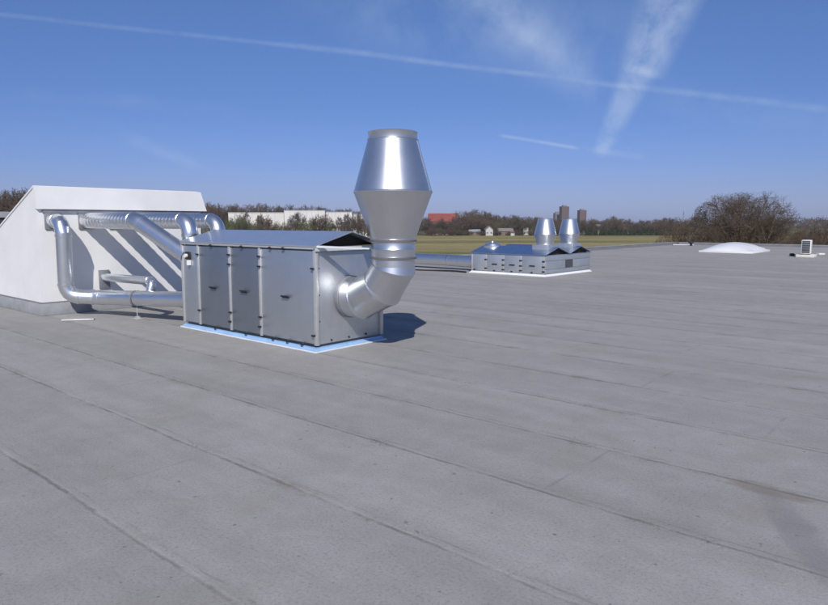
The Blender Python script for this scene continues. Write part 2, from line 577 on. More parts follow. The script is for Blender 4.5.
def spiral_run(b, p, q, r, pitch=0.12, ridge=0.0065, n=28):
    p, q = Vector(p), Vector(q)
    L = (q - p).length
    m = max(8, int(L / pitch * 8))
    pts = [p.lerp(q, i / m) for i in range(m + 1)]

    def rad(i, th):
        f = ((i / m * L) / pitch + th / (2 * math.pi)) % 1.0
        return r + ridge * max(0.0, 1 - abs(f - 0.5) / 0.25)
    b.sweep(pts, r, n, rad=rad)


def duct(name, label, pts, r, rad, gores=6, mat='duct', spiral=(), group=None, couple=True, trim=None):
    """pts in building axes (u, w, z)"""
    o = pts[-1]
    root = thing(name, label, 'duct', W(o[0], o[1], 0), ROT, group)
    L = [(p[0] - o[0], p[1] - o[1], p[2]) for p in pts]
    pieces = fillet(L, rad, gores)
    ri = 0
    for kind, pp in pieces:
        if (Vector(pp[-1]) - Vector(pp[0])).length < 0.02:
            continue
        b = MB()
        if kind == 'run':
            if ri in spiral:
                spiral_run(b, pp[0], pp[-1], r)
            else:
                b.sweep(pp, r)
            ri += 1
            b.build('pipe_section', mat, root)
        else:
            b.sweep(pp, r)
            b.build('elbow', mat, root, sharp=14 if gores < 6 else 32)
            if couple:
                for end, nx in ((Vector(pp[0]), Vector(pp[1])), (Vector(pp[-1]), Vector(pp[-2]))):
                    d = (end - nx).normalized()
                    c = MB()
                    c.sweep([end - d * 0.028, end - d * 0.022, end + d * 0.022, end + d * 0.028], r + 0.007,
                            rad=lambda i, th: r + (0.008 if i in (1, 2) else 0.001))
                    c.build('coupling', mat, root)
    return root, L


GD = 'round ducts between the white shed and the large air handler'
d1, L1 = duct('ventilation_duct', 'silver duct dropping down the left corner of the white shed and running low',
              [(-12.86, 4.82, 1.715), (-12.46, 4.82, 1.715), (-12.56, 4.84, 0.37), (-12.20, 5.26, 0.335), (-9.86, 5.80, 0.425)],
              0.132, [0.24, 0.22, 0.30], 5, group=GD)
o1 = (-9.86, 5.80)
# clamp, threaded rod and foot under the low run
cl = Vector((-11.22, 5.486, 0.373))
dr = (Vector((-9.86, 5.80, 0.425)) - Vector((-12.20, 5.26, 0.335))).normalized()
lc = cl - Vector((o1[0], o1[1], 0))
b = MB()
b.sweep([lc - dr * 0.02, lc + dr * 0.02], 0.139)
clamp = b.build('pipe_clamp', 'flash', d1)
b = MB()
b.sweep([(lc.x, lc.y, lc.z - 0.13), (lc.x, lc.y, 0.03)], 0.008, 8)
b.build('threaded_rod', 'alu', clamp)
b = MB()
b.box(lc.x - 0.11, lc.x + 0.11, lc.y - 0.07, lc.y + 0.07, 0.003, 0.018, bev=0.004)
b.prism([(lc.x - 0.04, 0.018), (lc.x + 0.04, 0.018), (lc.x + 0.02, 0.055), (lc.x - 0.02, 0.055)], 'y', lc.y - 0.03, lc.y + 0.03)
b.build('foot_plate', 'alu', clamp)

duct('ventilation_duct', 'silver duct leaving the shed level then slanting down to the large air handler',
     [(-12.86, 5.41, 1.725), (-10.92, 5.41, 1.72), (-9.83, 5.70, 1.15)], 0.142, 0.42, 7, spiral=(0,), group=GD)
duct('ventilation_duct', 'silver duct with a bright downturned elbow between the slanting and the farthest duct',
     [(-12.86, 5.97, 1.725), (-10.16, 5.95, 1.72), (-10.16, 5.95, 0.86), (-9.83, 5.95, 0.86)], 0.135, [0.24, 0.2], 6, spiral=(0,), group=GD)
duct('ventilation_duct', 'silver ribbed duct with a downturned elbow, farthest back of the level runs',
     [(-12.86, 6.47, 1.725), (-10.10, 6.45, 1.72), (-10.10, 6.45, 0.86), (-9.83, 6.45, 0.86)], 0.125, [0.22, 0.2], 6, spiral=(0,), group=GD)
duct('ventilation_duct', 'thin pale duct low on the shed wall turning down behind the floor level duct',
     [(-12.86, 5.68, 0.64), (-11.02, 5.70, 0.67), (-11.02, 5.62, 0.42)], 0.076, 0.12, 5, group=GD)

# ------------------------------------------------------------------ the large air handler
N = (-6.53, 5.56)
ahu = thing('air_handler', 'large silver rooftop air handler with panel doors, gabled roof and one tall exhaust stack', 'air handler', W(*N), ROT)
LX, LY = 3.32, 1.30
xs = [-3.29, -2.815, -1.958, -1.214, -0.03]       # post centres along the door side
Z0, Z1 = 0.085, 1.335
b = MB()
b.box(-LX + 0.06, -0.06, 0.075, LY - 0.06, 0.02, 1.36)
b.build('casing', 'door', ahu)
# folded base skirt: a sloping apron with a bright lower lip
b = MB()


def skirt(b, x0, x1, y0, y1, out, h, lip):
    o4 = [(x0 - out, y0 - out), (x1 + out, y0 - out), (x1 + out, y1 + out), (x0 - out, y1 + out)]
    i4 = [(x0, y0), (x1, y0), (x1, y1), (x0, y1)]
    b.poly([(x, y, 0.004) for x, y in o4] + [(x, y, lip) for x, y in o4] + [(x, y, h) for x, y in i4] + [(x, y, h + 0.02) for x, y in i4],
           [(i, (i + 1) % 4, 4 + (i + 1) % 4, 4 + i) for i in range(4)] + [(4 + i, 4 + (i + 1) % 4, 8 + (i + 1) % 4, 8 + i) for i in range(4)]
           + [(8 + i, 8 + (i + 1) % 4, 12 + (i + 1) % 4, 12 + i) for i in range(4)])


skirt(b, -LX + 0.035, -0.025, 0.025, LY - 0.025, 0.040, 0.046, 0.012)
b.build('base_skirt', 'skirt', ahu)
b = MB()
for q in ((-LX - 0.012, 0.022, -0.026, -0.017), (-LX - 0.012, 0.022, LY + 0.017, LY + 0.026), (0.0175, 0.0265, -0.0165, LY + 0.0165), (-LX - 0.0165, -LX - 0.0075, -0.0165, LY + 0.0165)):
    b.box(*q, 0.002, 0.018)
b.build('skirt_lip', 'skirt2', ahu)
# frame profiles
for x in xs:
    b = MB()
    wd = 0.026 if x not in (xs[0], xs[-1]) else 0.03
    b.box(x - wd, x + wd, 0.022, 0.072, 0.088, 1.345, bev=0.006)
    b.build('frame_post', 'alu', ahu)
for x in (xs[0], xs[-1]):
    b = MB()
    b.box(x - 0.03, x + 0.03, LY - 0.075, LY - 0.022, 0.088, 1.345, bev=0.006)
    b.build('frame_post', 'alu', ahu)
b = MB()
b.box(-LX + 0.03, -0.01, 0.008, 0.07, 1.347, 1.376, bev=0.004)
b.build('top_rail', 'alu', ahu)
b = MB()
b.box(-0.052, -0.008, 0.082, LY - 0.08, 1.346, 1.372, bev=0.004)
b.build('top_rail', 'alu', ahu)


def latch(parent, x, z, horizontal=False):
    b = MB()
    if horizontal:
        b.box(x - 0.026, x + 0.026, -0.012, 0.022, z - 0.012, z + 0.012, bev=0.005)
    else:
        b.sweep([(x, 0.022, z), (x, -0.010, z)], 0.021, 12, cap=True)
        b.box(x - 0.03, x + 0.008, -0.016, -0.004, z - 0.012, z + 0.010, bev=0.003)
    return b.build('latch', 'black', parent)


def handle(parent, x, z):
    b = MB()
    b.box(x - 0.075, x + 0.075, -0.022, 0.006, z - 0.008, z + 0.014, bev=0.006)
    b.box(x - 0.062, x + 0.062, -0.004, 0.028, z - 0.022, z - 0.0085, bev=0.003)
    return b.build('handle', 'black', parent)


def leaf(name, x0, x1, mat):
    b = MB()
    b.box(x0, x1, 0.034, 0.060, 0.105, 1.328, bev=0.005)
    return b.build(name, mat, ahu)


p = leaf('side_panel', xs[0] + 0.033, xs[1] - 0.029, 'panel')
b = MB()
b.box(-3.13, -3.02, -0.01, 0.034, 1.11, 1.23, bev=0.006)
sw = b.build('isolator_switch', 'black', p)
b = MB()
b.sweep([(-3.075, -0.01, 1.17), (-3.075, -0.045, 1.17)], 0.03, 14, cap=True)
b.box(-3.055, -3.03, -0.03, 0.03, 1.02, 1.10)
b.build('switch_knob', 'acwhite', p)
dd = []
for i, mt in ((1, 'door'), (2, 'door'), (3, 'panel')):
    p = leaf('access_door', xs[i] + 0.029, xs[i + 1] - (0.029 if i < 3 else 0.033), mt)
    dd.append(p)
    cx = (xs[i] + xs[i + 1]) / 2
    handle(p, cx, 0.71 - 0.004 * i)
    for z in (0.32, 1.20) if i == 1 else (0.22, 0.36, 1.08, 1.22):
        latch(p, xs[i] + (0.012 if z > 0.3 else -0.006), z, True)
    latch(p, cx - 0.02, 1.345)
    latch(p, cx + 0.03, 0.088)
for z in (0.22, 1.10):
    latch(dd[2], xs[4] - 0.025, z, True)
latch(dd[2], xs[3] + 0.28, 1.345)
latch(dd[2], xs[3] + 0.30, 0.088)
latch(dd[2], xs[4] - 0.25, 0.088)
# end and rear walls
b = MB()
b.box(-0.058, -0.034, 0.074, LY - 0.078, 0.095, 1.34, bev=0.004)
ep = b.build('end_panel', 'galv', ahu)
for y in (0.30, 0.62, 0.95):
    b = MB()
    b.sweep([(-0.034, y, 0.13), (-0.022, y, 0.13)], 0.014, 10, cap=True)
    b.build('bolt', 'black', ep)
for z in (0.4, 0.75, 1.1):
    b = MB()
    b.sweep([(-0.036, 0.10, z), (-0.026, 0.10, z)], 0.010, 10, cap=True)
    b.build('bolt', 'black', ep)
b = MB()
b.box(-LX + 0.038, -LX + 0.058, 0.074, LY - 0.078, 0.095, 1.34, bev=0.004)
b.build('end_panel', 'galv', ahu)
b = MB()
b.box(-LX + 0.1, -0.10, LY - 0.055, LY - 0.035, 0.095, 1.34, bev=0.004)
b.build('rear_panel', 'galv', ahu)
# pale ledge over the end wall
b = MB()
b.prism([(-0.03, 1.3755), (0.022, 1.370), (0.022, 1.325), (0.016, 1.325), (0.016, 1.364), (-0.03, 1.3735)], 'y', 0.0, LY + 0.02)
b.build('drip_ledge', 'ledge', ahu)
for sgn, y0 in ((1, 0.05), (-1, LY - 0.05)):     # flat braces from the roof corners to the stack sleeve
    e = Vector((0.79 - 0.20, 0.64 - sgn * 0.225, 1.355))
    a0 = Vector((0.0, y0, 1.372))
    d = (e - a0).normalized()
    n_ = Vector((-d.y, d.x, 0)).normalized() * 0.04
    pts = [a0 - n_, a0 + n_, e + n_ * 0.8, e - n_ * 0.8]
    b = MB()
    up = Vector((0, 0, 0.03))
    b.poly([q for q in pts] + [q + up * (0.9 if i < 2 else 0.6) for i, q in enumerate(pts)],
           [(3, 2, 1, 0), (4, 5, 6, 7), (0, 1, 5, 4), (1, 2, 6, 5), (2, 3, 7, 6), (3, 0, 4, 7)])
    b.build('stack_brace', 'ledge', ahu)
# gabled roof sheet with folded eaves
RX0, RX1, RZ = -LX + 0.015, 0.03, 1.575
b = MB()
th = 0.012
prof_t = [(0.004, 1.378), (0.004, 1.396), (LY / 2, RZ), (LY - 0.004, 1.396), (LY - 0.004, 1.378)]
prof_b = [(0.010, 1.378), (0.010, 1.386), (LY / 2, RZ - th), (LY - 0.010, 1.386), (LY - 0.010, 1.378)]
pp = [(RX0, *q) for q in prof_t] + [(RX1, *q) for q in prof_t] + [(RX0, *q) for q in prof_b] + [(RX1, *q) for q in prof_b]
fs = []
for i in range(4):
    fs += [(i, i + 1, 6 + i, 5 + i), (10 + i, 15 + i, 16 + i, 11 + i), (i, 10 + i, 11 + i, i + 1), (5 + i, 6 + i, 16 + i, 15 + i)]
b.poly(pp, fs)
b.build('roof_sheet', 'roofsheet', ahu, sharp=8)
for x in (RX0 + 0.06, -0.14):
    b = MB()
    b.prism([(0.03, 1.378), (LY / 2, 1.552), (LY - 0.03, 1.378)], 'x', x, x + 0.02)  # black panel stands for the shaded hollow under the roof sheet
    b.build('gable_end', 'dark', ahu)
# exhaust: segmented elbow out of the end wall, then the double cone cowl
SX, SY, SR = 0.79, 0.64, 0.275
b = MB()
path = [(-0.03, SY, 0.69), (0.22, SY, 0.69), (0.60, SY, 0.86), (SX, SY, 1.12), (SX, SY, 1.245)]
b.sweep(path, SR, 40)
eb = b.build('exhaust_elbow', 'stack', ahu, sharp=10)
for k in (1, 2, 3):
    a0, p0, a1 = Vector(path[k - 1]), Vector(path[k]), Vector(path[k + 1])
    d0, d1_ = (p0 - a0).normalized(), (a1 - p0).normalized()
    b = MB()
    b.sweep([p0 - d0 * 0.016, p0, p0 + d1_ * 0.016], SR, 40, rad=lambda i, th: SR + (0.010 if i == 1 else 0.0005))
    b.build('gore_seam', 'stack', eb)
b = MB()
b.sweep([(-0.034, SY, 0.69), (-0.025, SY, 0.69), (0.03, SY, 0.69), (0.04, SY, 0.69)], SR, 40,
        rad=lambda i, th: SR + (0.012, 0.016, 0.012, 0.002)[i])
b.build('wall_collar', 'flash', eb)
b = MB()
b.lathe([(SR + 0.004, 1.225), (SR + 0.018, 1.235), (SR + 0.018, 1.262), (SR + 0.006, 1.270), (SR + 0.008, 1.35), (SR + 0.010, 1.358), (SR + 0.006, 1.366),
         (SR + 0.006, 1.44), (SR + 0.020, 1.450), (SR + 0.020, 1.480), (SR + 0.004, 1.49)], SX, SY, 56)
b.build('joint_sleeve', 'stack', ahu)
for z in (1.2485, 1.465):
    b = MB()
    b.lathe([(SR + 0.0185, z - 0.013), (SR + 0.025, z - 0.010), (SR + 0.025, z + 0.010), (SR + 0.0185, z + 0.013)], SX, SY, 56)
    b.build('clamp_band', 'seal', ahu)
b = MB()
b.lathe([(SR + 0.004, 1.478), (0.492, 2.058), (0.500, 2.072), (0.500, 2.080), (0.492, 2.090), (0.318, 2.705), (0.316, 2.715)], SX, SY, 72)
cw = b.build('exhaust_cowl', 'stack', ahu, sharp=20)
b = MB()
b.lathe([(0.316, 2.712), (0.324, 2.718), (0.310, 2.726), (0.306, 2.80), (0.312, 2.808), (0.305, 2.812), (0.300, 2.80), (0.300, 2.60), (0.26, 2.3)], SX, SY, 72)
b.build('cowl_rim', 'stack', cw, sharp=40)
for az, pr in ((-18, [(0.493, 2.092), (0.320, 2.700)]), (-100, [(SR + 0.008, 1.492), (0.490, 2.054)])):
    b = MB()
    c_, s_ = math.cos(R(az) + R(41)), math.sin(R(az) + R(41))
    tx, ty = -s_ * 0.007, c_ * 0.007
    q = []
    for r_, z in pr:
        for k, o_ in ((-1, 0), (-1, 0.004), (1, 0.004), (1, 0)):
            q.append((SX + c_ * (r_ + o_) + k * tx, SY + s_ * (r_ + o_) + k * ty, z))
    b.poly(q, [(0, 1, 5, 4), (1, 2, 6, 5), (2, 3, 7, 6)])
    b.build('lock_seam', 'stack', cw)

# ------------------------------------------------------------------ the small, low air handler
N2 = (-10.36, 18.10)
ah2 = thing('air_handler', 'low wide silver air handler farther back with twin gables and two short exhaust stacks', 'air handler', W(*N2), ROT)
LX2, LY2, H2 = 2.80, 3.06, 0.665
b = MB()
b.box(-LX2, 0, 0, LY2, 0.02, H2)
b.build('casing', 'panel', ah2)
b = MB()
skirt(b, -LX2 - 0.01, 0.01, -0.01, LY2 + 0.01, 0.05, 0.055, 0.022)
b.build('base_skirt', 'skirt2', ah2)
xs2 = [-2.77, -2.20, -1.52, -0.86, -0.03]
for x in xs2:
    b = MB()
    b.box(x - 0.03, x + 0.03, -0.012, 0.02, 0.09, H2 - 0.02, bev=0.004)
    b.build('frame_post', 'alu', ah2)
for i in range(4):
    b = MB()
    b.box(xs2[i] + 0.034, xs2[i + 1] - 0.034, -0.008, 0.01, 0.105, H2 - 0.03, bev=0.003)
    p = b.build('access_door', 'panel2', ah2)
    if i:
        b = MB()
        cx = (xs2[i] + xs2[i + 1]) / 2
        b.box(cx - 0.10, cx + 0.10, -0.035, -0.004, 0.31, 0.345, bev=0.005)
        b.build('handle', 'black', p)
    for z in ((0.18, 0.47) if i == 0 else (0.16, 0.31, 0.48)):
        b = MB()
        b.box(xs2[i + 1] - 0.055, xs2[i + 1] + 0.04, -0.03, -0.013, z - 0.02, z + 0.02, bev=0.005)
        b.build('latch', 'black', p)
    b = MB()
    b.box(cx - 0.05 if i else -2.7, cx + 0.02 if i else -2.63, -0.03, -0.004, 0.095, 0.13, bev=0.005)
    b.build('latch', 'black', p)
for z0, z1 in ((0.10, 0.215), (0.225, 0.48), (0.49, 0.64)):     # end wall of three boards with a dark square between them
    b = MB()
    if z0 == 0.225:
        b.box(-0.004, 0.018, 0.03, 1.28, z0, z1, bev=0.005)
        b.build('end_board', 'panel2', ah2)
        b = MB()
        b.box(-0.004, 0.018, 1.82, LY2 - 0.03, z0, z1, bev=0.005)
    else:
        b.box(-0.004, 0.018, 0.03, LY2 - 0.03, z0, z1, bev=0.005)
    b.build('end_board', 'panel2', ah2)
b = MB()
b.box(0.002, 0.008, 1.284, 1.816, 0.222, 0.483)  # thin dark square set in the gap of the middle board
b.build('dark_square', 'wglass', ah2)
hw = LY2 / 2
for k in range(2):
    y0 = k * hw
    b = MB()
    t = [(y0 - 0.04 if k == 0 else y0 + 0.003, H2 + 0.0), (y0 + hw / 2, H2 + 0.225), (y0 + hw - 0.003 if k == 0 else y0 + hw + 0.04, H2)]
    q0 = [(-LX2 - 0.05, *q) for q in t] + [(0.05, *q) for q in t]
    q0 += [(x, y, z + 0.018) for x, y, z in q0]
    b.poly(q0, [(6, 7, 10, 9), (7, 8, 11, 10), (0, 3, 4, 1), (1, 4, 5, 2), (0, 1, 7, 6), (1, 2, 8, 7), (3, 9, 10, 4), (4, 10, 11, 5), (0, 6, 9, 3), (2, 5, 11, 8)])
    b.build('roof_sheet', 'roofblue', ah2, sharp=8)
    b = MB()
    b.prism([(y0 + 0.05, H2 + 0.006), (y0 + hw / 2, H2 + 0.212), (y0 + hw - 0.05, H2 + 0.006)], 'x', -0.12, -0.10)  # painted black for the darkness inside the gable
    b.build('gable_end', 'dark', ah2)
    sx, sy = -0.45, y0 + hw / 2 + (0.0 if k == 0 else 0.08)
    b = MB()
    b.box(sx - 0.30, sx + 0.30, sy - 0.30, sy + 0.30, H2 + 0.10, H2 + 0.315, bev=0.01)
    b.build('stack_base', 'galv', ah2)
    b = MB()
    b.lathe([(0.245, 0.90), (0.245, 0.97), (0.350, 1.29), (0.356, 1.30), (0.350, 1.31), (0.250, 1.74), (0.246, 1.80), (0.250, 1.81), (0.235, 1.80), (0.22, 1.5)], sx, sy, 48)
    b.build('exhaust_stack', 'stack', ah2, sharp=20)
b = MB()
b.lathe([(0.31, 0.70), (0.31, 0.90), (0.27, 0.96), (0.16, 1.0), (0.06, 1.01), (0.05, 1.05), (0.001, 1.055)], -2.48, hw * 0.5, 32)
b.build('intake_hood', 'duct', ah2)
# its duct along the roof and the cable
o7 = N2
duct('ventilation_duct', 'fat silver duct lying behind the tall stack and entering the low air handler',
     [(-16.9, 18.9, 0.02), (-16.9, 18.9, 0.33), (-14.75, 18.9, 0.33), (-13.15, 18.9, 0.30)], 0.205, [0.27, 0.5], 5, spiral=(2,))
b = MB()
pts = []
for i in range(60):
    t = i / 59
    u = -13.20 - 5.0 * t
    pts.append(W(u, 17.85 + 0.10 * math.sin(t * 9) - 0.5 * t, 0.03 + 0.01 * math.sin(t * 14)))
b.sweep(pts, 0.028, 8)
tag(b.build('power_cable', 'cable'), 'black cable lying on the roof in front of the fat duct behind the tall stack', 'cable')

# ------------------------------------------------------------------ other things on the roof
b = MB()
b.box(-0.26, 0.26, -0.045, 0.045, 0.004, 0.028, bev=0.004)
o = b.build('sheet_offcut', 'alu', loc=bear(78, 318.3, 11.35)[:2] + (0.0,), rz=R(14))
tag(o, 'narrow pale strip of metal lying on the roof by the shed plinth', 'metal strip')

sk = thing('roof_skylight', 'shallow white domed skylight on the far part of the roof', 'skylight', W(-11.0, 40.7), ROT)
ax, ay, hh = 1.36, 1.85, 0.42
b = MB()
b.box(-ax - 0.04, ax + 0.04, -ay - 0.04, ay + 0.04, 0.0, 0.11, bev=0.01)
b.build('curb', 'white', sk)
n = 28
b = MB()
g = []
for j in range(n + 1):
    for i in range(n + 1):
        x, y = -1 + 2 * i / n, -1 + 2 * j / n
        z = hh * (1 - abs(x) ** 2.0) ** 0.8 * (1 - abs(y) ** 2.4) ** 0.8 if abs(x) < 1 and abs(y) < 1 else 0
        g.append((x * ax, y * ay, 0.112 + z))
b.poly(g, [(j * (n + 1) + i, j * (n + 1) + i + 1, (j + 1) * (n + 1) + i + 1, (j + 1) * (n + 1) + i) for j in range(n) for i in range(n)])
b.build('dome', 'dome', sk, sharp=60)
for j in (9, 14, 19, 24):
    b = MB()
    pts = [Vector(g[j * (n + 1) + i]) + Vector((0, 0, 0.004)) for i in range(1, n)]
    b.sweep(pts, 0.022, 8)
    b.build('glazing_bar', 'trim', sk)

ac = thing('condenser_unit', 'cream air conditioning condenser with dark grille standing on a pale slab', 'air conditioner', bear(806, 257, 32.3)[:2] + (0,), R(-41 + 6))
b = MB()
b.box(-0.20, 0.20, -0.36, 0.36, 0.17, 0.83, bev=0.02)
b.build('housing', 'acwhite', ac)
b = MB()
b.box(-0.30, 0.24, -0.374, -0.361, 0.22, 0.78)
b = MB()
b.box(-0.17, 0.17, -0.372, -0.3605, 0.21, 0.80, bev=0.004)
gr = b.build('grille', 'wglass', ac)
b = MB()
for z in (0.29, 0.40, 0.51, 0.62, 0.73):
    b.box(-0.165, 0.165, -0.380, -0.3725, z - 0.008, z + 0.008)
b.build('louvre', 'trim', gr)
b = MB()
for x in (-0.14, 0.14):
    b.box(x - 0.03, x + 0.03, -0.38, 0.38, 0.132, 0.169)
b.build('foot', 'black', ac)
o = tag(MB().box(-0.38, 0.40, -0.52, 0.55, 0.0, 0.13, bev=0.012).build('paving_slab', 'slab', loc=ac.location[:2] + (0.001,), rz=R(-38)),
        'pale concrete slab under the cream condenser', 'slab')
lv = bear(792.5, 254.5, 33.2)
o = MB()
o.sweep([(0, 0, 0.06), (0.35, 0.1, 0.06), (0.6, 0.35, 0.05)], 0.03, 10, cap=True)
o.box(-0.12, 0.06, -0.08, 0.08, 0.0, 0.14, bev=0.02)
tag(o.build('valve_box', 'black', loc=lv[:2] + (0,)), 'small black box with a pipe beside the cream condenser', 'valve box')
lv = bear(820, 255, 34.5)
o = MB()
o.box(-0.2, 0.2, -0.12, 0.12, 0.0, 0.09, bev=0.01)
tag(o.build('concrete_block', 'slab', loc=lv[:2] + (0,), rz=0.3), 'small pale block on the roof right of the condenser', 'block')
# vent pipe near the far corner, blocks beside it
lv = bear(691, 246, 47.5)
o = MB()
o.lathe([(0.001, 0.30), (0.17, 0.30), (0.18, 0.22), (0.17, 0.20), (0.09, 0.19), (0.09, 0.0)], 0, 0, 20)
tag(o.build('vent_pipe', 'cable', loc=lv[:2] + (0,)), 'small dark capped vent pipe by the far corner of the roof', 'vent')
lv = bear(683, 245.6, 48.6)
o = MB()
o.box(-0.75, 0.75, -0.10, 0.10, 0.0, 0.09, bev=0.015)
tag(o.build('timber_bearer', 'trim', loc=lv[:2] + (0,), rz=R(-5)), 'pale beam lying beside the dark vent pipe at the far roof corner', 'beam')

# ------------------------------------------------------------------ trees
def tree_segments(seed, levels, spread, lens, hull, lift=0.3, low=0.3, twig_r=0.0016, r0=0.02, lean=(0.5, 1.15), ragged=0.10):
    """bare tree of height 1 whose crown fills an ellipsoid hull (centre height, half width, half height);
    returns (p0, r0, p1, r1, level) pieces"""
    rnd = random.Random(seed)
    S = []
    cz, hw_, hh_ = hull
    ph = [rnd.uniform(0, 6.28) for _ in range(6)]

    def rv():
        while True:
            v = Vector((rnd.uniform(-1, 1), rnd.uniform(-1, 1), rnd.uniform(-1, 1)))
            if 0.05 < v.length < 1:
                return v.normalized()

    def inside(p):
        az = math.atan2(p.y, p.x)
        el = math.atan2(p.z - cz, math.hypot(p.x, p.y) + 1e-6)
        k = 1 + ragged * (0.6 * math.sin(3 * az + ph[0]) + 0.6 * math.sin(5 * az + 4 * el + ph[1]) + 0.5 * math.sin(7 * el + 2 * az + ph[2]) + 0.4 * math.sin(11 * az - 9 * el + ph[3])) + rnd.uniform(-0.05, 0.05)
        return (p.x / hw_) ** 2 + (p.y / hw_) ** 2 + ((p.z - cz) / hh_) ** 2 < k * k or p.z < cz - hh_ * 0.6 and math.hypot(p.x, p.y) < hw_ * 0.5

    def grow(p, d, L, r, lev):
        k = 3 if lev < 3 else 2
        pts = [p]
        dd = d.copy()
        for i in range(k):
            dd = (dd + rv() * (0.15 + 0.05 * lev) + Vector((0, 0, lift * 0.15))).normalized()
            q = pts[-1] + dd * (L / k)
            if lev and not inside(q):
                break
            pts.append(q)
        k = len(pts) - 1
        if k < 1:
            return
        rend = r * 0.5
        for i in range(k):
            S.append((pts[i], r + (rend - r) * i / k, pts[i + 1], r + (rend - r) * (i + 1) / k, lev))
        if lev >= levels:
            return
        nch = spread[lev]
        for c in range(nch):
            t = rnd.uniform(low if lev == 0 else 0.25, 1.0) if c < nch - 1 else 1.0
            f = t * k
            i = min(int(f), k - 1)
            q = pts[i].lerp(pts[i + 1], f - i)
            side = rv()
            side = (side - dd * side.dot(dd)).normalized()
            ang = rnd.uniform(*lean)
            if c == nch - 1:
                ang *= 0.35
            n_ = (dd * math.cos(ang) + side * math.sin(ang)).normalized()
            if n_.z < -0.35:
                n_.z *= 0.3
                n_.normalize()
            grow(q, n_, lens[lev + 1] * rnd.uniform(0.75, 1.25), max(twig_r, (r + (rend - r) * t) * rnd.uniform(0.5, 0.72)), lev + 1)

    grow(Vector((0, 0, 0)), Vector((rnd.uniform(-.06, .06), rnd.uniform(-.06, .06), 1)).normalized(), lens[0], r0, 0)
    return S


def seg_mesh(name, segs, mats, sides=3, mi=None, rscale=1.0, xy=1.0):
    P0 = np.array([s[0][:] for s in segs])
    P1 = np.array([s[2][:] for s in segs])
    P0[:, :2] *= xy
    P1[:, :2] *= xy
    R0 = np.array([s[1] for s in segs]) * rscale
    R1 = np.array([s[3] for s in segs]) * rscale
    d = P1 - P0
    d /= np.linalg.norm(d, axis=1, keepdims=True) + 1e-9
    ref = np.where(np.abs(d[:, 2:3]) < 0.9, np.array([[0, 0, 1.0]]), np.array([[1.0, 0, 0]]))
    a = np.cross(d, ref)
    a /= np.linalg.norm(a, axis=1, keepdims=True)
    bb = np.cross(d, a)
    n = len(segs)
    V = np.empty((n, 2 * sides, 3))
    for k in range(sides):
        th = 2 * math.pi * k / sides
        off = a * math.cos(th) + bb * math.sin(th)
        V[:, k] = P0 + off * R0[:, None]
        V[:, sides + k] = P1 + off * R1[:, None]
    base = np.arange(n)[:, None] * (2 * sides)
    F = np.stack([np.concatenate([base + k, base + (k + 1) % sides, base + sides + (k + 1) % sides, base + sides + k], 1) for k in range(sides)], 1).reshape(-1, 4)
    return quads(name, V.reshape(-1, 3), F, mats, np.repeat(np.array(mi if mi is not None else [0] * n), sides))


def quads(name, V, F, mats, mi=None):
    me = bpy.data.meshes.new(name)
    me.vertices.add(len(V))
    me.vertices.foreach_set('co', V.astype(np.float32).ravel())
    me.loops.add(len(F) * 4)
    me.loops.foreach_set('vertex_index', F.astype(np.int32).ravel())
    me.polygons.add(len(F))
    me.polygons.foreach_set('loop_start', np.arange(len(F), dtype=np.int32) * 4)
    me.polygons.foreach_set('loop_total', np.full(len(F), 4, dtype=np.int32))
    for m in mats:
        me.materials.append(M[m])
    if mi is not None:
        me.polygons.foreach_set('material_index', mi.astype(np.int32))
    me.update(calc_edges=True)
    return me


def put(name, me, parent=None, loc=None, rz=0.0, sc=None):
    o = bpy.data.objects.new(name, me)
    col.objects.link(o)
    if parent:
        o.parent = parent
    if loc:
        o.location = loc
    o.rotation_euler.z = rz
    if sc:
        o.scale = sc
    return o


# --- the trees just beyond the roof: trunk and crown
def near_tree(name, label, x, Y, ytop, seed, spread, lens, hull, mats, width, levels=5, twig=0.014, low=0.3, lift=0.3, group=None, lean=(0.5, 1.15), rag=0.10):
    X, _, zt = bear(x, ytop, Y)
    h = zt - GROUND
    hull = (hull[0], width / 2 / h, hull[1])
    segs = tree_segments(seed, levels, spread, lens, hull, lift, low, twig / h, 0.022, lean, rag)
    root = thing(name, label, 'tree', (X, Y, GROUND), seed * 1.3, group)
    a = [s for s in segs if s[4] <= 1]
    c = [s for s in segs if s[4] > 1]
    put('trunk', seg_mesh('trunk', [(s[0] * h, s[1], s[2] * h, s[3], 0) for s in a], [mats[0]], 7, rscale=h), root)
    put('crown', seg_mesh('crown', [(s[0] * h, s[1], s[2] * h, s[3], 0) for s in c], [mats[1]], 3, rscale=h), root)
    return root


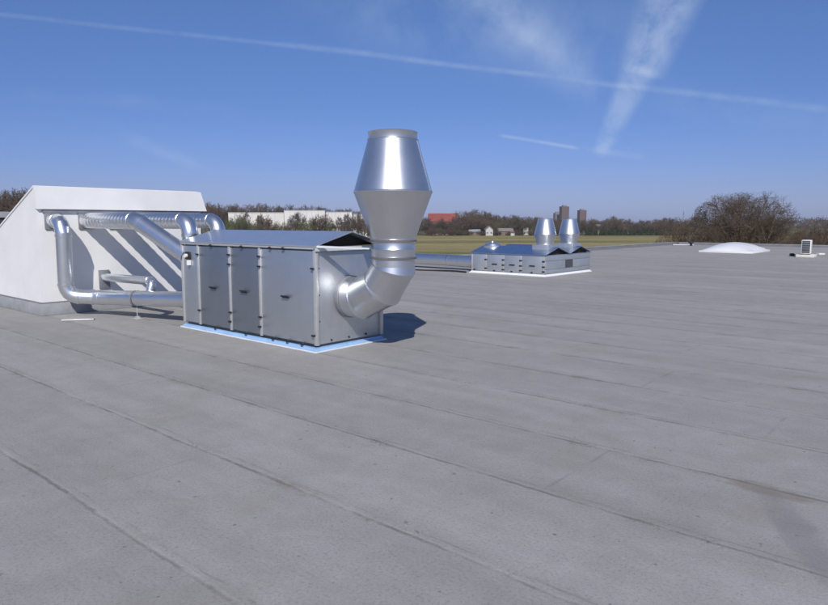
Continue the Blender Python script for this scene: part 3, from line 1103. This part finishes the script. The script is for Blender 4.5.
OAK = ([15, 9, 7, 6, 5], [0.40, 0.46, 0.28, 0.15, 0.075, 0.045])
near_tree('bare_tree', 'big spreading bare tree behind the skylight, the tallest crown on the right', 746, 74, 191.5, 11, *OAK, (0.57, 0.43), ('bark', 'twig'), 13.4, 5, 0.0105, 0.32, 0.25, None, (0.5, 1.25), 0.045)
near_tree('bare_tree', 'bare brown tree at the right edge of the photo behind the condenser', 822, 84, 214.5, 23, [10, 7, 6, 5, 4], [0.36, 0.36, 0.25, 0.15, 0.08, 0.05], (0.55, 0.45), ('bark', 'twig_red'), 7.0, 5, 0.012, 0.25, 0.3)
BUSH = ([14, 8, 6, 5], [0.22, 0.45, 0.28, 0.16, 0.08])
for i, (x, Y, yt, wd, mt, lb) in enumerate((
        (683, 80, 215, 5.6, 'twig_red', 'bushy reddish brown shrub left of the big spreading tree, against the field'),
        (703, 84, 211, 6.0, 'twig_red', 'brown bare shrub filling the gap under the left limbs of the big tree'),
        (668, 92, 226, 4.5, 'twig_red', 'lowest reddish shrub at the far roof corner, leftmost of the brown thicket'),
        (727, 82, 219, 5.6, 'twig', 'brown shrub straight behind the left half of the white skylight'),
        (752, 82, 220, 5.6, 'twig_red', 'brown shrub straight behind the right half of the white skylight'),
        (775, 84, 217, 5.8, 'twig_red', 'brown shrub under the big tree between skylight and condenser'),
        (796, 80, 222, 5.6, 'twig', 'brown shrub directly behind the cream condenser'),
        (840, 80, 219, 5.4, 'twig', 'brown shrub cut by the right edge of the photo'))):
    near_tree('bare_shrub', lb, x, Y, yt, 40 + i, *BUSH, (0.50, 0.50), ('bark', mt), wd, 4, 0.016, 0.05, 0.35, 'brown shrubs beyond the far roof edge', (0.4, 1.1), 0.13)

# --- far trees: a handful of kinds, every tree an object
kinds = []
for k, (sp, mt, wd, lf, low) in enumerate((
        ([9, 7, 5, 4], 'twig', 0.80, 0.35, 0.35), ([9, 7, 5, 4], 'twig_red', 0.90, 0.25, 0.3), ([10, 7, 5, 4], 'twig_grey', 0.66, 0.5, 0.3),
        ([9, 7, 5, 4], 'twig', 1.00, 0.25, 0.25), ([12, 7, 5, 4], 'twig_green', 0.95, 0.4, 0.1), ([12, 7, 5, 4], 'twig_red', 1.1, 0.4, 0.08))):
    hull = (0.60, wd / 2, 0.40) if k < 4 else (0.50, wd / 2, 0.50)
    lens = [0.42, 0.36, 0.23, 0.13, 0.075] if k < 4 else [0.22, 0.45, 0.28, 0.16, 0.08]
    sg = tree_segments(100 + k, 4, sp, lens, hull, lf, low, 0.0042, 0.02, (0.45, 1.15), 0.12)
    kinds.append(seg_mesh('bare_tree', sg, ['bark', mt], 3, [0 if q[4] < 2 else 1 for q in sg], 1.0))


def env(x):
    E_ = [(-20, 187), (0, 188), (32, 190), (60, 194), (200, 200), (215, 201), (250, 203), (290, 204), (320, 206), (345, 207), (368, 210), (425, 214), (458, 213), (463, 208),
          (478, 208), (492, 212), (503, 214), (520, 215), (560, 217), (600, 218.5), (614, 215.5), (622, 218.5), (645, 219), (660, 216), (672, 217), (690, 219), (840, 219)]
    for (a, ya), (c, yc) in zip(E_, E_[1:]):
        if a <= x <= c:
            return ya + (yc - ya) * (x - a) / (c - a)
    return 218


rnd = random.Random(5)


def far_tree(x, Y, ytop, k, label, group, name='bare_tree', wide=1.0, cat='tree'):
    X, _, z = bear(x, ytop, Y)
    h = z - GROUND
    o = put(name, kinds[k], None, (X, Y, GROUND), rnd.uniform(0, 6.28), (h * wide, h * wide, h))
    tag(o, label, cat, group)
    return o


# the belt behind the warehouses
x = 196.0
while x < 372:
    far_tree(x, rnd.uniform(455, 540), env(x) + rnd.uniform(-0.6, 3.5), rnd.choice((0, 1, 2, 3)), 'tall bare tree in the brown belt rising behind the white warehouses', 'bare trees behind the white warehouses')
    x += rnd.uniform(3.2, 5.2)
# bushes and young trees in front of the warehouses
for x, yt, k in ((226, 215, 4), (233, 217, 4), (238, 213, 4), (246, 216, 4), (251, 219, 4), (263, 214.5, 1), (268, 219, 5), (276, 220, 4), (284, 220, 5), (294, 213, 2),
                 (301, 218, 4), (309, 219, 4), (316, 213.5, 1), (320, 217, 5), (330, 219, 4), (338, 216, 2), (346, 220, 5), (353, 217, 3), (358, 214, 1), (364, 218, 5), (371, 217, 5), (288, 222, 4), (257, 221.5, 4)):
    far_tree(x, rnd.uniform(338, 366), yt, k, 'budding green shrub standing in front of the white warehouses' if k == 4 else 'thin bare tree standing in front of the white warehouses',
             'green shrubs before the warehouses' if k == 4 else 'thin trees before the warehouses', wide=rnd.uniform(0.75, 1.0))
for x, yt, k in ((244, 210.5, 2), (261, 213, 2), (300, 211, 2), (324, 212, 0), (348, 212.5, 2), (361, 212, 2)):
    far_tree(x, rnd.uniform(340, 372), yt, k, 'tall thin bare tree reaching the roof line of the white warehouses', 'tall trees before the warehouses', wide=0.8)
# the belt along the far edge of the field
x = 418.0
while x < 694:
    for rep in range(2):
        Y = rnd.uniform(438, 500) if rep else rnd.uniform(436, 462)
        k = rnd.choice((0, 1, 2, 3, 3, 5)) if rep else rnd.choice((1, 4, 5, 5, 3))
        yt = env(x) + (rnd.uniform(0, 2.5) if rep else rnd.uniform(4, 9))
        if 424 < x < 458:
            yt = max(yt, rnd.choice((216.5, 219, 220, 221)) + rnd.uniform(0, 2.5))
            Y = rnd.uniform(425, 436)
        lab = 'bare tree in the tree belt along the far edge of the field' if rep else 'low bare tree at the foot of the belt edging the field'
        far_tree(x + rnd.uniform(-1.5, 1.5), Y, yt, k, lab, 'bare trees along the far edge of the field' if rep else 'low bushes along the far edge of the field')
    x += rnd.uniform(3.0, 4.6)
# wood at the left, behind the shed
x = -30.0
while x < 62:
    far_tree(x, rnd.uniform(235, 275), env(max(x, -19)) + rnd.uniform(-0.5, 2.5), rnd.choice((0, 1, 3)), 'tall bare tree in the dark wood behind the sloping side of the white shed', 'bare trees at the left edge')
    x += rnd.uniform(4.5, 7)

# --- young evergreens in a row at the field edge (right)
rg = np.random.default_rng(4)


def leafy(nq, shape, size, mats, name):
    P = []
    while len(P) < nq:
        q = rg.uniform(-1, 1, 3)
        q[2] = (q[2] + 1) / 2
        if q[0] ** 2 + q[1] ** 2 < shape(q[2]) ** 2 and rg.uniform() < 0.25 + (q[0] ** 2 + q[1] ** 2) / (shape(q[2]) ** 2 + 1e-6):
            P.append(q)
    P = np.array(P)
    a = rg.normal(size=(nq, 3))
    a /= np.linalg.norm(a, axis=1, keepdims=True)
    c = rg.normal(size=(nq, 3))
    c -= a * (a * c).sum(1, keepdims=True)
    c /= np.linalg.norm(c, axis=1, keepdims=True)
    s = size * rg.uniform(0.5, 1.3, (nq, 1))
    V = np.stack([P - a * s, P - c * s * .6, P + a * s, P + c * s * .6], 1).reshape(-1, 3)
    return quads(name, V, np.arange(nq * 4).reshape(-1, 4), mats)


ever = leafy(900, lambda z: 0.34 * (1 - z) ** 0.5 + 0.05, 0.075, ['leaf_dark'], 'evergreen_bush')
for i in range(24):
    x = 588 + i * 4.3 + rnd.uniform(-0.8, 0.8)
    X, Y, z = bear(x, 228.5 + rnd.uniform(-1.0, 1.2), 424 + rnd.uniform(-1, 1))
    h = z - GROUND
    o = put('evergreen_bush', ever, None, (X, Y, GROUND), rnd.uniform(0, 6), (h * 0.95, h * 0.95, h))
    tag(o, 'small dark evergreen in the even row at the far edge of the field', 'bush', 'row of evergreens at the field edge')

# --- the wood that closes the horizon: one mass
nc, per = 520, 110
nq = nc * per
cx = np.repeat(rg.uniform(-620, 620, nc), per)
cy = np.repeat(rg.uniform(770, 900, nc), per)
ch = np.repeat(12.5 + rg.uniform(-2.5, 2.5, nc), per) + 1.6 * np.sin(cx * 0.019)
cw_ = np.repeat(rg.uniform(4.0, 7.5, nc), per)
q = rg.normal(size=(nq, 3))
q /= np.linalg.norm(q, axis=1, keepdims=True)
q *= rg.uniform(0.25, 1, (nq, 1)) ** 0.5
P = np.stack([cx + q[:, 0] * cw_, cy + q[:, 1] * cw_, GROUND + ch * (0.5 + 0.5 * q[:, 2])], 1)
U = q * 0.8 + rg.normal(0, 0.5, (nq, 3)) + np.array([[0, 0, 0.3]])
U /= np.linalg.norm(U, axis=1, keepdims=True)
S_ = np.cross(U, rg.normal(size=(nq, 3)))
S_ /= np.linalg.norm(S_, axis=1, keepdims=True)
L = rg.uniform(0.8, 2.0, nq)
wd = rg.uniform(0.20, 0.55, nq)
V = np.stack([P - S_ * wd[:, None], P + S_ * wd[:, None], P + S_ * wd[:, None] * 0.3 + U * L[:, None], P - S_ * wd[:, None] * 0.3 + U * L[:, None]], 1).reshape(-1, 3)
o = put('far_wood', quads('far_wood', V, np.arange(nq * 4).reshape(-1, 4), ['wood']))
o['kind'] = 'stuff'
o['label'] = 'brown leafless wood closing the horizon beyond the field and houses'
o['category'] = 'wood'

# ------------------------------------------------------------------ buildings far off
def span(x0, x1, Y):
    return bear(x0, 222, Y)[0], bear(x1, 222, Y)[0]


def warehouse(label, x0, x1, ytop, Y, depth, bands, name='warehouse'):
    X0, X1 = span(x0, x1, Y)
    zt = bear(x0, ytop, Y)[2]
    t = thing(name, label, 'warehouse', ((X0 + X1) / 2, Y, GROUND))
    hw_, h = (X1 - X0) / 2, zt - GROUND
    MB().box(-hw_, hw_, 0, depth, 0, h).build('wall', 'render', t)
    MB().box(-hw_ - 0.15, hw_ + 0.15, -0.15, depth, h + 0.002, h + 0.35).build('roof_edge', 'trim', t)
    for i in range(1, 7):
        jx = -hw_ + 2 * hw_ * i / 7 + rnd.uniform(-0.8, 0.8)
        MB().box(jx - 0.09, jx + 0.09, -0.05, -0.003, 0, h - 0.01).build('cladding_joint', 'trim', t)
    for (f0, f1, z0, z1) in bands:
        MB().box(-hw_ + 2 * hw_ * f0, -hw_ + 2 * hw_ * f1, -0.12, -0.004, h * z0, h * z1).build('window', 'wglass', t)
    return t


warehouse('long low white warehouse, leftmost of the white blocks beyond the field', 228.5, 284, 213, 385, 40, [(0.05, 0.95, 0.30, 0.35), (0.70, 0.76, 0.0, 0.3)])
warehouse('tallest white warehouse in the middle of the white blocks', 284.3, 325, 210.8, 382, 46, [(0.10, 0.42, 0.44, 0.49), (0.55, 0.9, 0.25, 0.3)])
warehouse('white warehouse with a dark loading opening, rightmost of the white blocks', 325.3, 352, 212.4, 386, 40, [(0.58, 0.92, 0.40, 0.62), (0.1, 0.4, 0.35, 0.4)])
warehouse('small white block at the right end of the warehouses, next to the tall stack', 352.3, 367, 214.6, 392, 30, [(0.1, 0.9, 0.5, 0.58)])


def house(label, x, wpx, yeave, yridge, Y, wall='housewhite', roof='housegrey', gable=True, name='house', dep=9.0, rz=0.0, wins=True):
    X = bear(x, 222, Y)[0]
    w_ = wpx / FPX * Y / 2
    ze, zr = bear(x, yeave, Y)[2] - GROUND, bear(x, yridge, Y)[2] - GROUND
    t = thing(name, label, 'house', (X, Y, GROUND), rz)
    if gable:
        MB().prism([(-w_, 0), (w_, 0), (w_, ze), (0, zr), (-w_, ze)], 'y', 0, dep).build('wall', wall, t)
        b = MB()
        k = (zr - ze) / w_
        b.prism([(-w_ - .4, ze - .4 * k + .01), (0, zr + .01), (w_ + .4, ze - .4 * k + .01), (w_ + .4, ze - .4 * k + .3), (0, zr + .32), (-w_ - .4, ze - .4 * k + .3)], 'y', -0.4, dep + 0.4)
        b.build('roof', roof, t)
    else:
        MB().box(-w_, w_, 0, dep, 0, ze).build('wall', wall, t)
        b = MB()
        b.prism([(-0.5, ze + .005), (dep / 2, zr), (dep + 0.5, ze + .005)], 'x', -w_ - 0.3, w_ + 0.3)
        b.build('roof', roof, t)
    if wins:
        m_ = max(2, int(w_ / 1.6))
        for i in range(m_):
            cx = -w_ + (i + 0.5) * 2 * w_ / m_
            MB().box(cx - 0.36, cx + 0.36, -0.06, -0.003, ze * 0.35, ze * 0.58).build('window', 'wglass', t)
    return t


house('long building with a bright red roof, beside the tall stack', 443, 28, 221.6, 213.2, 446, 'brick', 'redtile', False, 'long_building', 26)
house('white gabled house in the middle of the tree belt', 489.5, 7.2, 229.6, 226.4, 424)
house('low brown house with a paler roof beside the white gabled house, behind bushes', 475, 11, 231.8, 229.4, 432, 'brick', 'trim', False, wins=False)
house('long brown brick house between the white gabled house and the small stacks', 506, 15, 231.5, 228.2, 430, 'brick', 'housegrey', False, wins=False)
house('little white garage with a dark roof against the brown brick house', 513, 4, 232.6, 231.2, 421, 'housewhite', 'brick', False, wins=False)
house('distant white flat house just before the first small stack', 526, 5, 228.8, 227.4, 446, 'housewhite', 'trim', False, wins=False)
house('white house seen through the trees beyond the second small stack', 628, 8, 226.5, 224.5, 470, 'housewhite', 'housegrey', False)
house('pale low brick house behind the evergreen row', 603, 12, 226.6, 224.3, 470, 'brick', 'housegrey', False, wins=False)
for x, yt, k in ((466, 229, 5), (471, 230.5, 4), (480, 229.5, 5), (483, 231, 5), (497, 229, 5), (500, 231.5, 4), (508, 231.5, 5), (519, 229, 5), (523, 230, 4), (531, 228.5, 5), (536, 229.5, 5), (432, 226, 5), (440, 227, 4), (450, 226, 5), (458, 228, 4)):
    far_tree(x, rnd.uniform(413, 418), yt, k, 'low bush at the edge of the field before the houses', 'bushes before the houses', wide=1.25)


def tower(label, x0, x1, ytop, Y, mat, floors, bays):
    X0, X1 = span(x0, x1, Y)
    h = bear(x0, ytop, Y)[2] - GROUND
    t = thing('tower_block', label, 'tower block', ((X0 + X1) / 2, Y, GROUND), R(8))
    hw_ = (X1 - X0) / 2
    MB().box(-hw_, hw_, 0, hw_ * 2, 0, h).build('wall', mat, t)
    MB().box(-hw_ * 0.5, hw_ * 0.5, hw_ * .5, hw_ * 1.5, h + .003, h + 2.2).build('plant_room', 'towergrey', t)
    for f in range(floors):
        for k in range(bays):
            b = MB()
            cx = -hw_ + (k + 0.5) * 2 * hw_ / bays
            z = h - (f + 0.6) * 3.0 - 0.6
            b.box(cx - hw_ / bays * 0.5, cx + hw_ / bays * 0.5, -0.1, -0.004, z - 0.7, z + 0.7)
            b.build('window', 'wglass', t)
    return t


tower('tallest reddish brick tower block between the two small stacks', 561.5, 569, 206.4, 1150, 'towerbrick', 9, 3)
tower('grey tower block just left of the tallest brick tower', 555, 561, 213.0, 1180, 'towergrey', 7, 3)
tower('reddish tower block right of the right small stack', 579.5, 586.5, 210.2, 1150, 'towerbrick', 8, 3)

t = thing('outbuilding', 'low dark building with a pale roof edge at the left edge behind the sloping shed', 'building', (bear(-8, 213, 52)[0], 52, GROUND), R(-41))
zt = bear(0, 212.0, 52)[2] - GROUND
MB().box(-9, 2.6, 0, 9, 0, zt - 0.45).build('wall', 'darkwall', t)
MB().box(-9.1, 2.7, -0.15, 9, zt - 0.445, zt).build('roof_edge', 'alu', t)

hm = bpy.data.materials.new('air')
hm.use_nodes = True
hn = hm.node_tree
hn.nodes.remove(hn.nodes['Principled BSDF'])
pv = hn.nodes.new('ShaderNodeVolumePrincipled')
pv.inputs['Color'].default_value = (0.86, 0.92, 1.0, 1)
pv.inputs['Density'].default_value = 0.00013
hn.links.new(pv.outputs[0], hn.nodes['Material Output'].inputs['Volume'])
M['air'] = hm
hz = MB().box(-1500, 1500, -60, 1700, GROUND - 2, 60).build('haze', 'air')
hz['kind'] = 'stuff'

# ------------------------------------------------------------------ sky, sun, camera
SUN_EL, SUN_AZ = R(38.0), R(0.5)
world = bpy.data.worlds.new('World')
scene.world = world
world.use_nodes = True
nt = world.node_tree
bg = nt.nodes['Background']
sky = nt.nodes.new('ShaderNodeTexSky')
sky.sky_type = 'NISHITA'
sky.sun_disc = False
sky.sun_elevation = SUN_EL
sky.sun_rotation = R(180) + SUN_AZ
sky.altitude = 30
sky.air_density = 1.0
sky.dust_density = 0.4
sky.ozone_density = 2.5
tc = nt.nodes.new('ShaderNodeTexCoord')
DIR = tc.outputs['Generated']


def vdot(v):
    n = nt.nodes.new('ShaderNodeVectorMath')
    n.operation = 'DOT_PRODUCT'
    nt.links.new(DIR, n.inputs[0])
    n.inputs[1].default_value = v
    return n.outputs['Value']


def trail(p, q, w0, w1, amount, nscale, lo, hi, wob=0.006, soft=1.0, ends=0.06):
    """vapour trail between two directions of the sky"""
    a, c = ray(*p).normalized(), ray(*q).normalized()
    nrm = a.cross(c).normalized()
    tv = (c - a).normalized()
    mid = (a + c) / 2
    half = (c - a).length / 2
    s = mth(nt, 'ADD', vdot(tv), -mid.dot(tv))
    t01 = mth(nt, 'ADD', mth(nt, 'MULTIPLY', s, 0.5 / half), 0.5)
    nz = noise(nt, DIR, nscale, 6, 0.65, 0.3)
    nl = noise(nt, DIR, nscale * 0.3, 3, 0.5)
    d = mth(nt, 'ADD', vdot(nrm), mth(nt, 'MULTIPLY', mth(nt, 'SUBTRACT', nl, 0.5), wob))
    wd = mth(nt, 'ADD', w0, mth(nt, 'MULTIPLY', t01, w1 - w0))
    prof = mth(nt, 'SUBTRACT', 1.0, mth(nt, 'DIVIDE', mth(nt, 'ABSOLUTE', d), wd), clamp=True)
    prof = smooth(nt, prof, 0.0, soft)
    e = mth(nt, 'MULTIPLY', smooth(nt, t01, 0.0, ends), mth(nt, 'SUBTRACT', 1.0, smooth(nt, t01, 1 - ends, 1.0)))
    k = mth(nt, 'MULTIPLY', mth(nt, 'MULTIPLY', prof, e), smooth(nt, nz, lo, hi))
    return mth(nt, 'MULTIPLY', k, amount)


PXR = 1 / 700.0
trails = [
    trail((-60, 8), (330, 50), 3 * PXR, 3.5 * PXR, 0.12, 22, 0.15, 0.7, 0.004),
    trail((250, 40), (600, 83), 4.5 * PXR, 4 * PXR, 0.20, 24, 0.15, 0.7, 0.004, 1.0, 0.25),
    trail((560, 79), (900, 117), 4 * PXR, 5.5 * PXR, 0.18, 22, 0.18, 0.7, 0.005, 1.0, 0.15),
    trail((690, -60), (640, 78), 42 * PXR, 25 * PXR, 0.40, 20, 0.22, 0.66, 0.010, 0.75),
    trail((645, 60), (597, 160), 22 * PXR, 10 * PXR, 0.34, 21, 0.22, 0.66, 0.012, 0.75, 0.15),
    trail((420, -60), (620, 112), 52 * PXR, 26 * PXR, 0.23, 13, 0.25, 0.70, 0.03, 1.0, 0.2),
    trail((455, -20), (560, 60), 16 * PXR, 14 * PXR, 0.18, 18, 0.25, 0.70, 0.02, 1.0, 0.3),
    trail((496, 135), (582, 149), 2.6 * PXR, 3.0 * PXR, 0.30, 30, 0.1, 0.6, 0.003, 1.0, 0.12),
    trail((578, 147), (652, 158), 4 * PXR, 6 * PXR, 0.18, 20, 0.2, 0.7, 0.006, 1.0, 0.2),
    trail((110, 132), (215, 172), 11 * PXR, 8 * PXR, 0.13, 18, 0.25, 0.7, 0.01, 1.0, 0.3),
    trail((-40, 90), (260, 112), 10 * PXR, 12 * PXR, 0.07, 14, 0.3, 0.7, 0.02, 1.0, 0.3),
    trail((250, -20), (700, 60), 70 * PXR, 60 * PXR, 0.18, 7, 0.3, 0.72, 0.05, 1.0, 0.3),
    trail((620, 92), (900, 140), 26 * PXR, 22 * PXR, 0.10, 11, 0.3, 0.72, 0.03, 1.0, 0.3),
]
tot = trails[0]
for q in trails[1:]:
    tot = mth(nt, 'ADD', tot, q, clamp=True)
sz = nt.nodes.new('ShaderNodeSeparateXYZ')
nt.links.new(DIR, sz.inputs[0])
# the phone's cool rendering of this clear spring sky
tint = ramp(nt, sz.outputs['Z'], [(0.0, (0.38, 0.47, 1.0)), (0.05, (0.41, 0.475, 0.89)), (0.17, (0.41, 0.525, 0.86)), (0.31, (0.51, 0.645, 0.94)), (1.0, (0.72, 0.82, 1.04))])
skyc = mix(nt, 1.0, sky.outputs[0], tint, 'MULTIPLY')
skyc = mix(nt, tot, skyc, (5.6, 6.6, 8.4))
nt.links.new(skyc, bg.inputs['Color'])
bg.inputs['Strength'].default_value = 0.10

sun = bpy.data.lights.new('sun', 'SUN')
sun.energy = 4.4
sun.angle = R(0.53)
sun.color = (1.0, 0.955, 0.89)
so = bpy.data.objects.new('sun', sun)
col.objects.link(so)
so.rotation_euler = (R(90) - SUN_EL, 0, SUN_AZ)
# a sun lamp shines along its local -Z: with this turn the light travels towards +Y and down

cam = bpy.data.cameras.new('camera')
cam.sensor_fit = 'HORIZONTAL'
cam.sensor_width = 36
cam.lens = 36 * FPX / 828
cam.clip_end = 20000
co = bpy.data.objects.new('camera', cam)
col.objects.link(co)
co.location = (0, 0, EYE)
co.rotation_euler = (R(90) - PITCH, 0, 0)
scene.camera = co
vs = scene.view_settings
vs.view_transform = 'Standard'
vs.look = 'None'
vs.exposure = 0
vs.gamma = 1
vs.use_curve_mapping = False
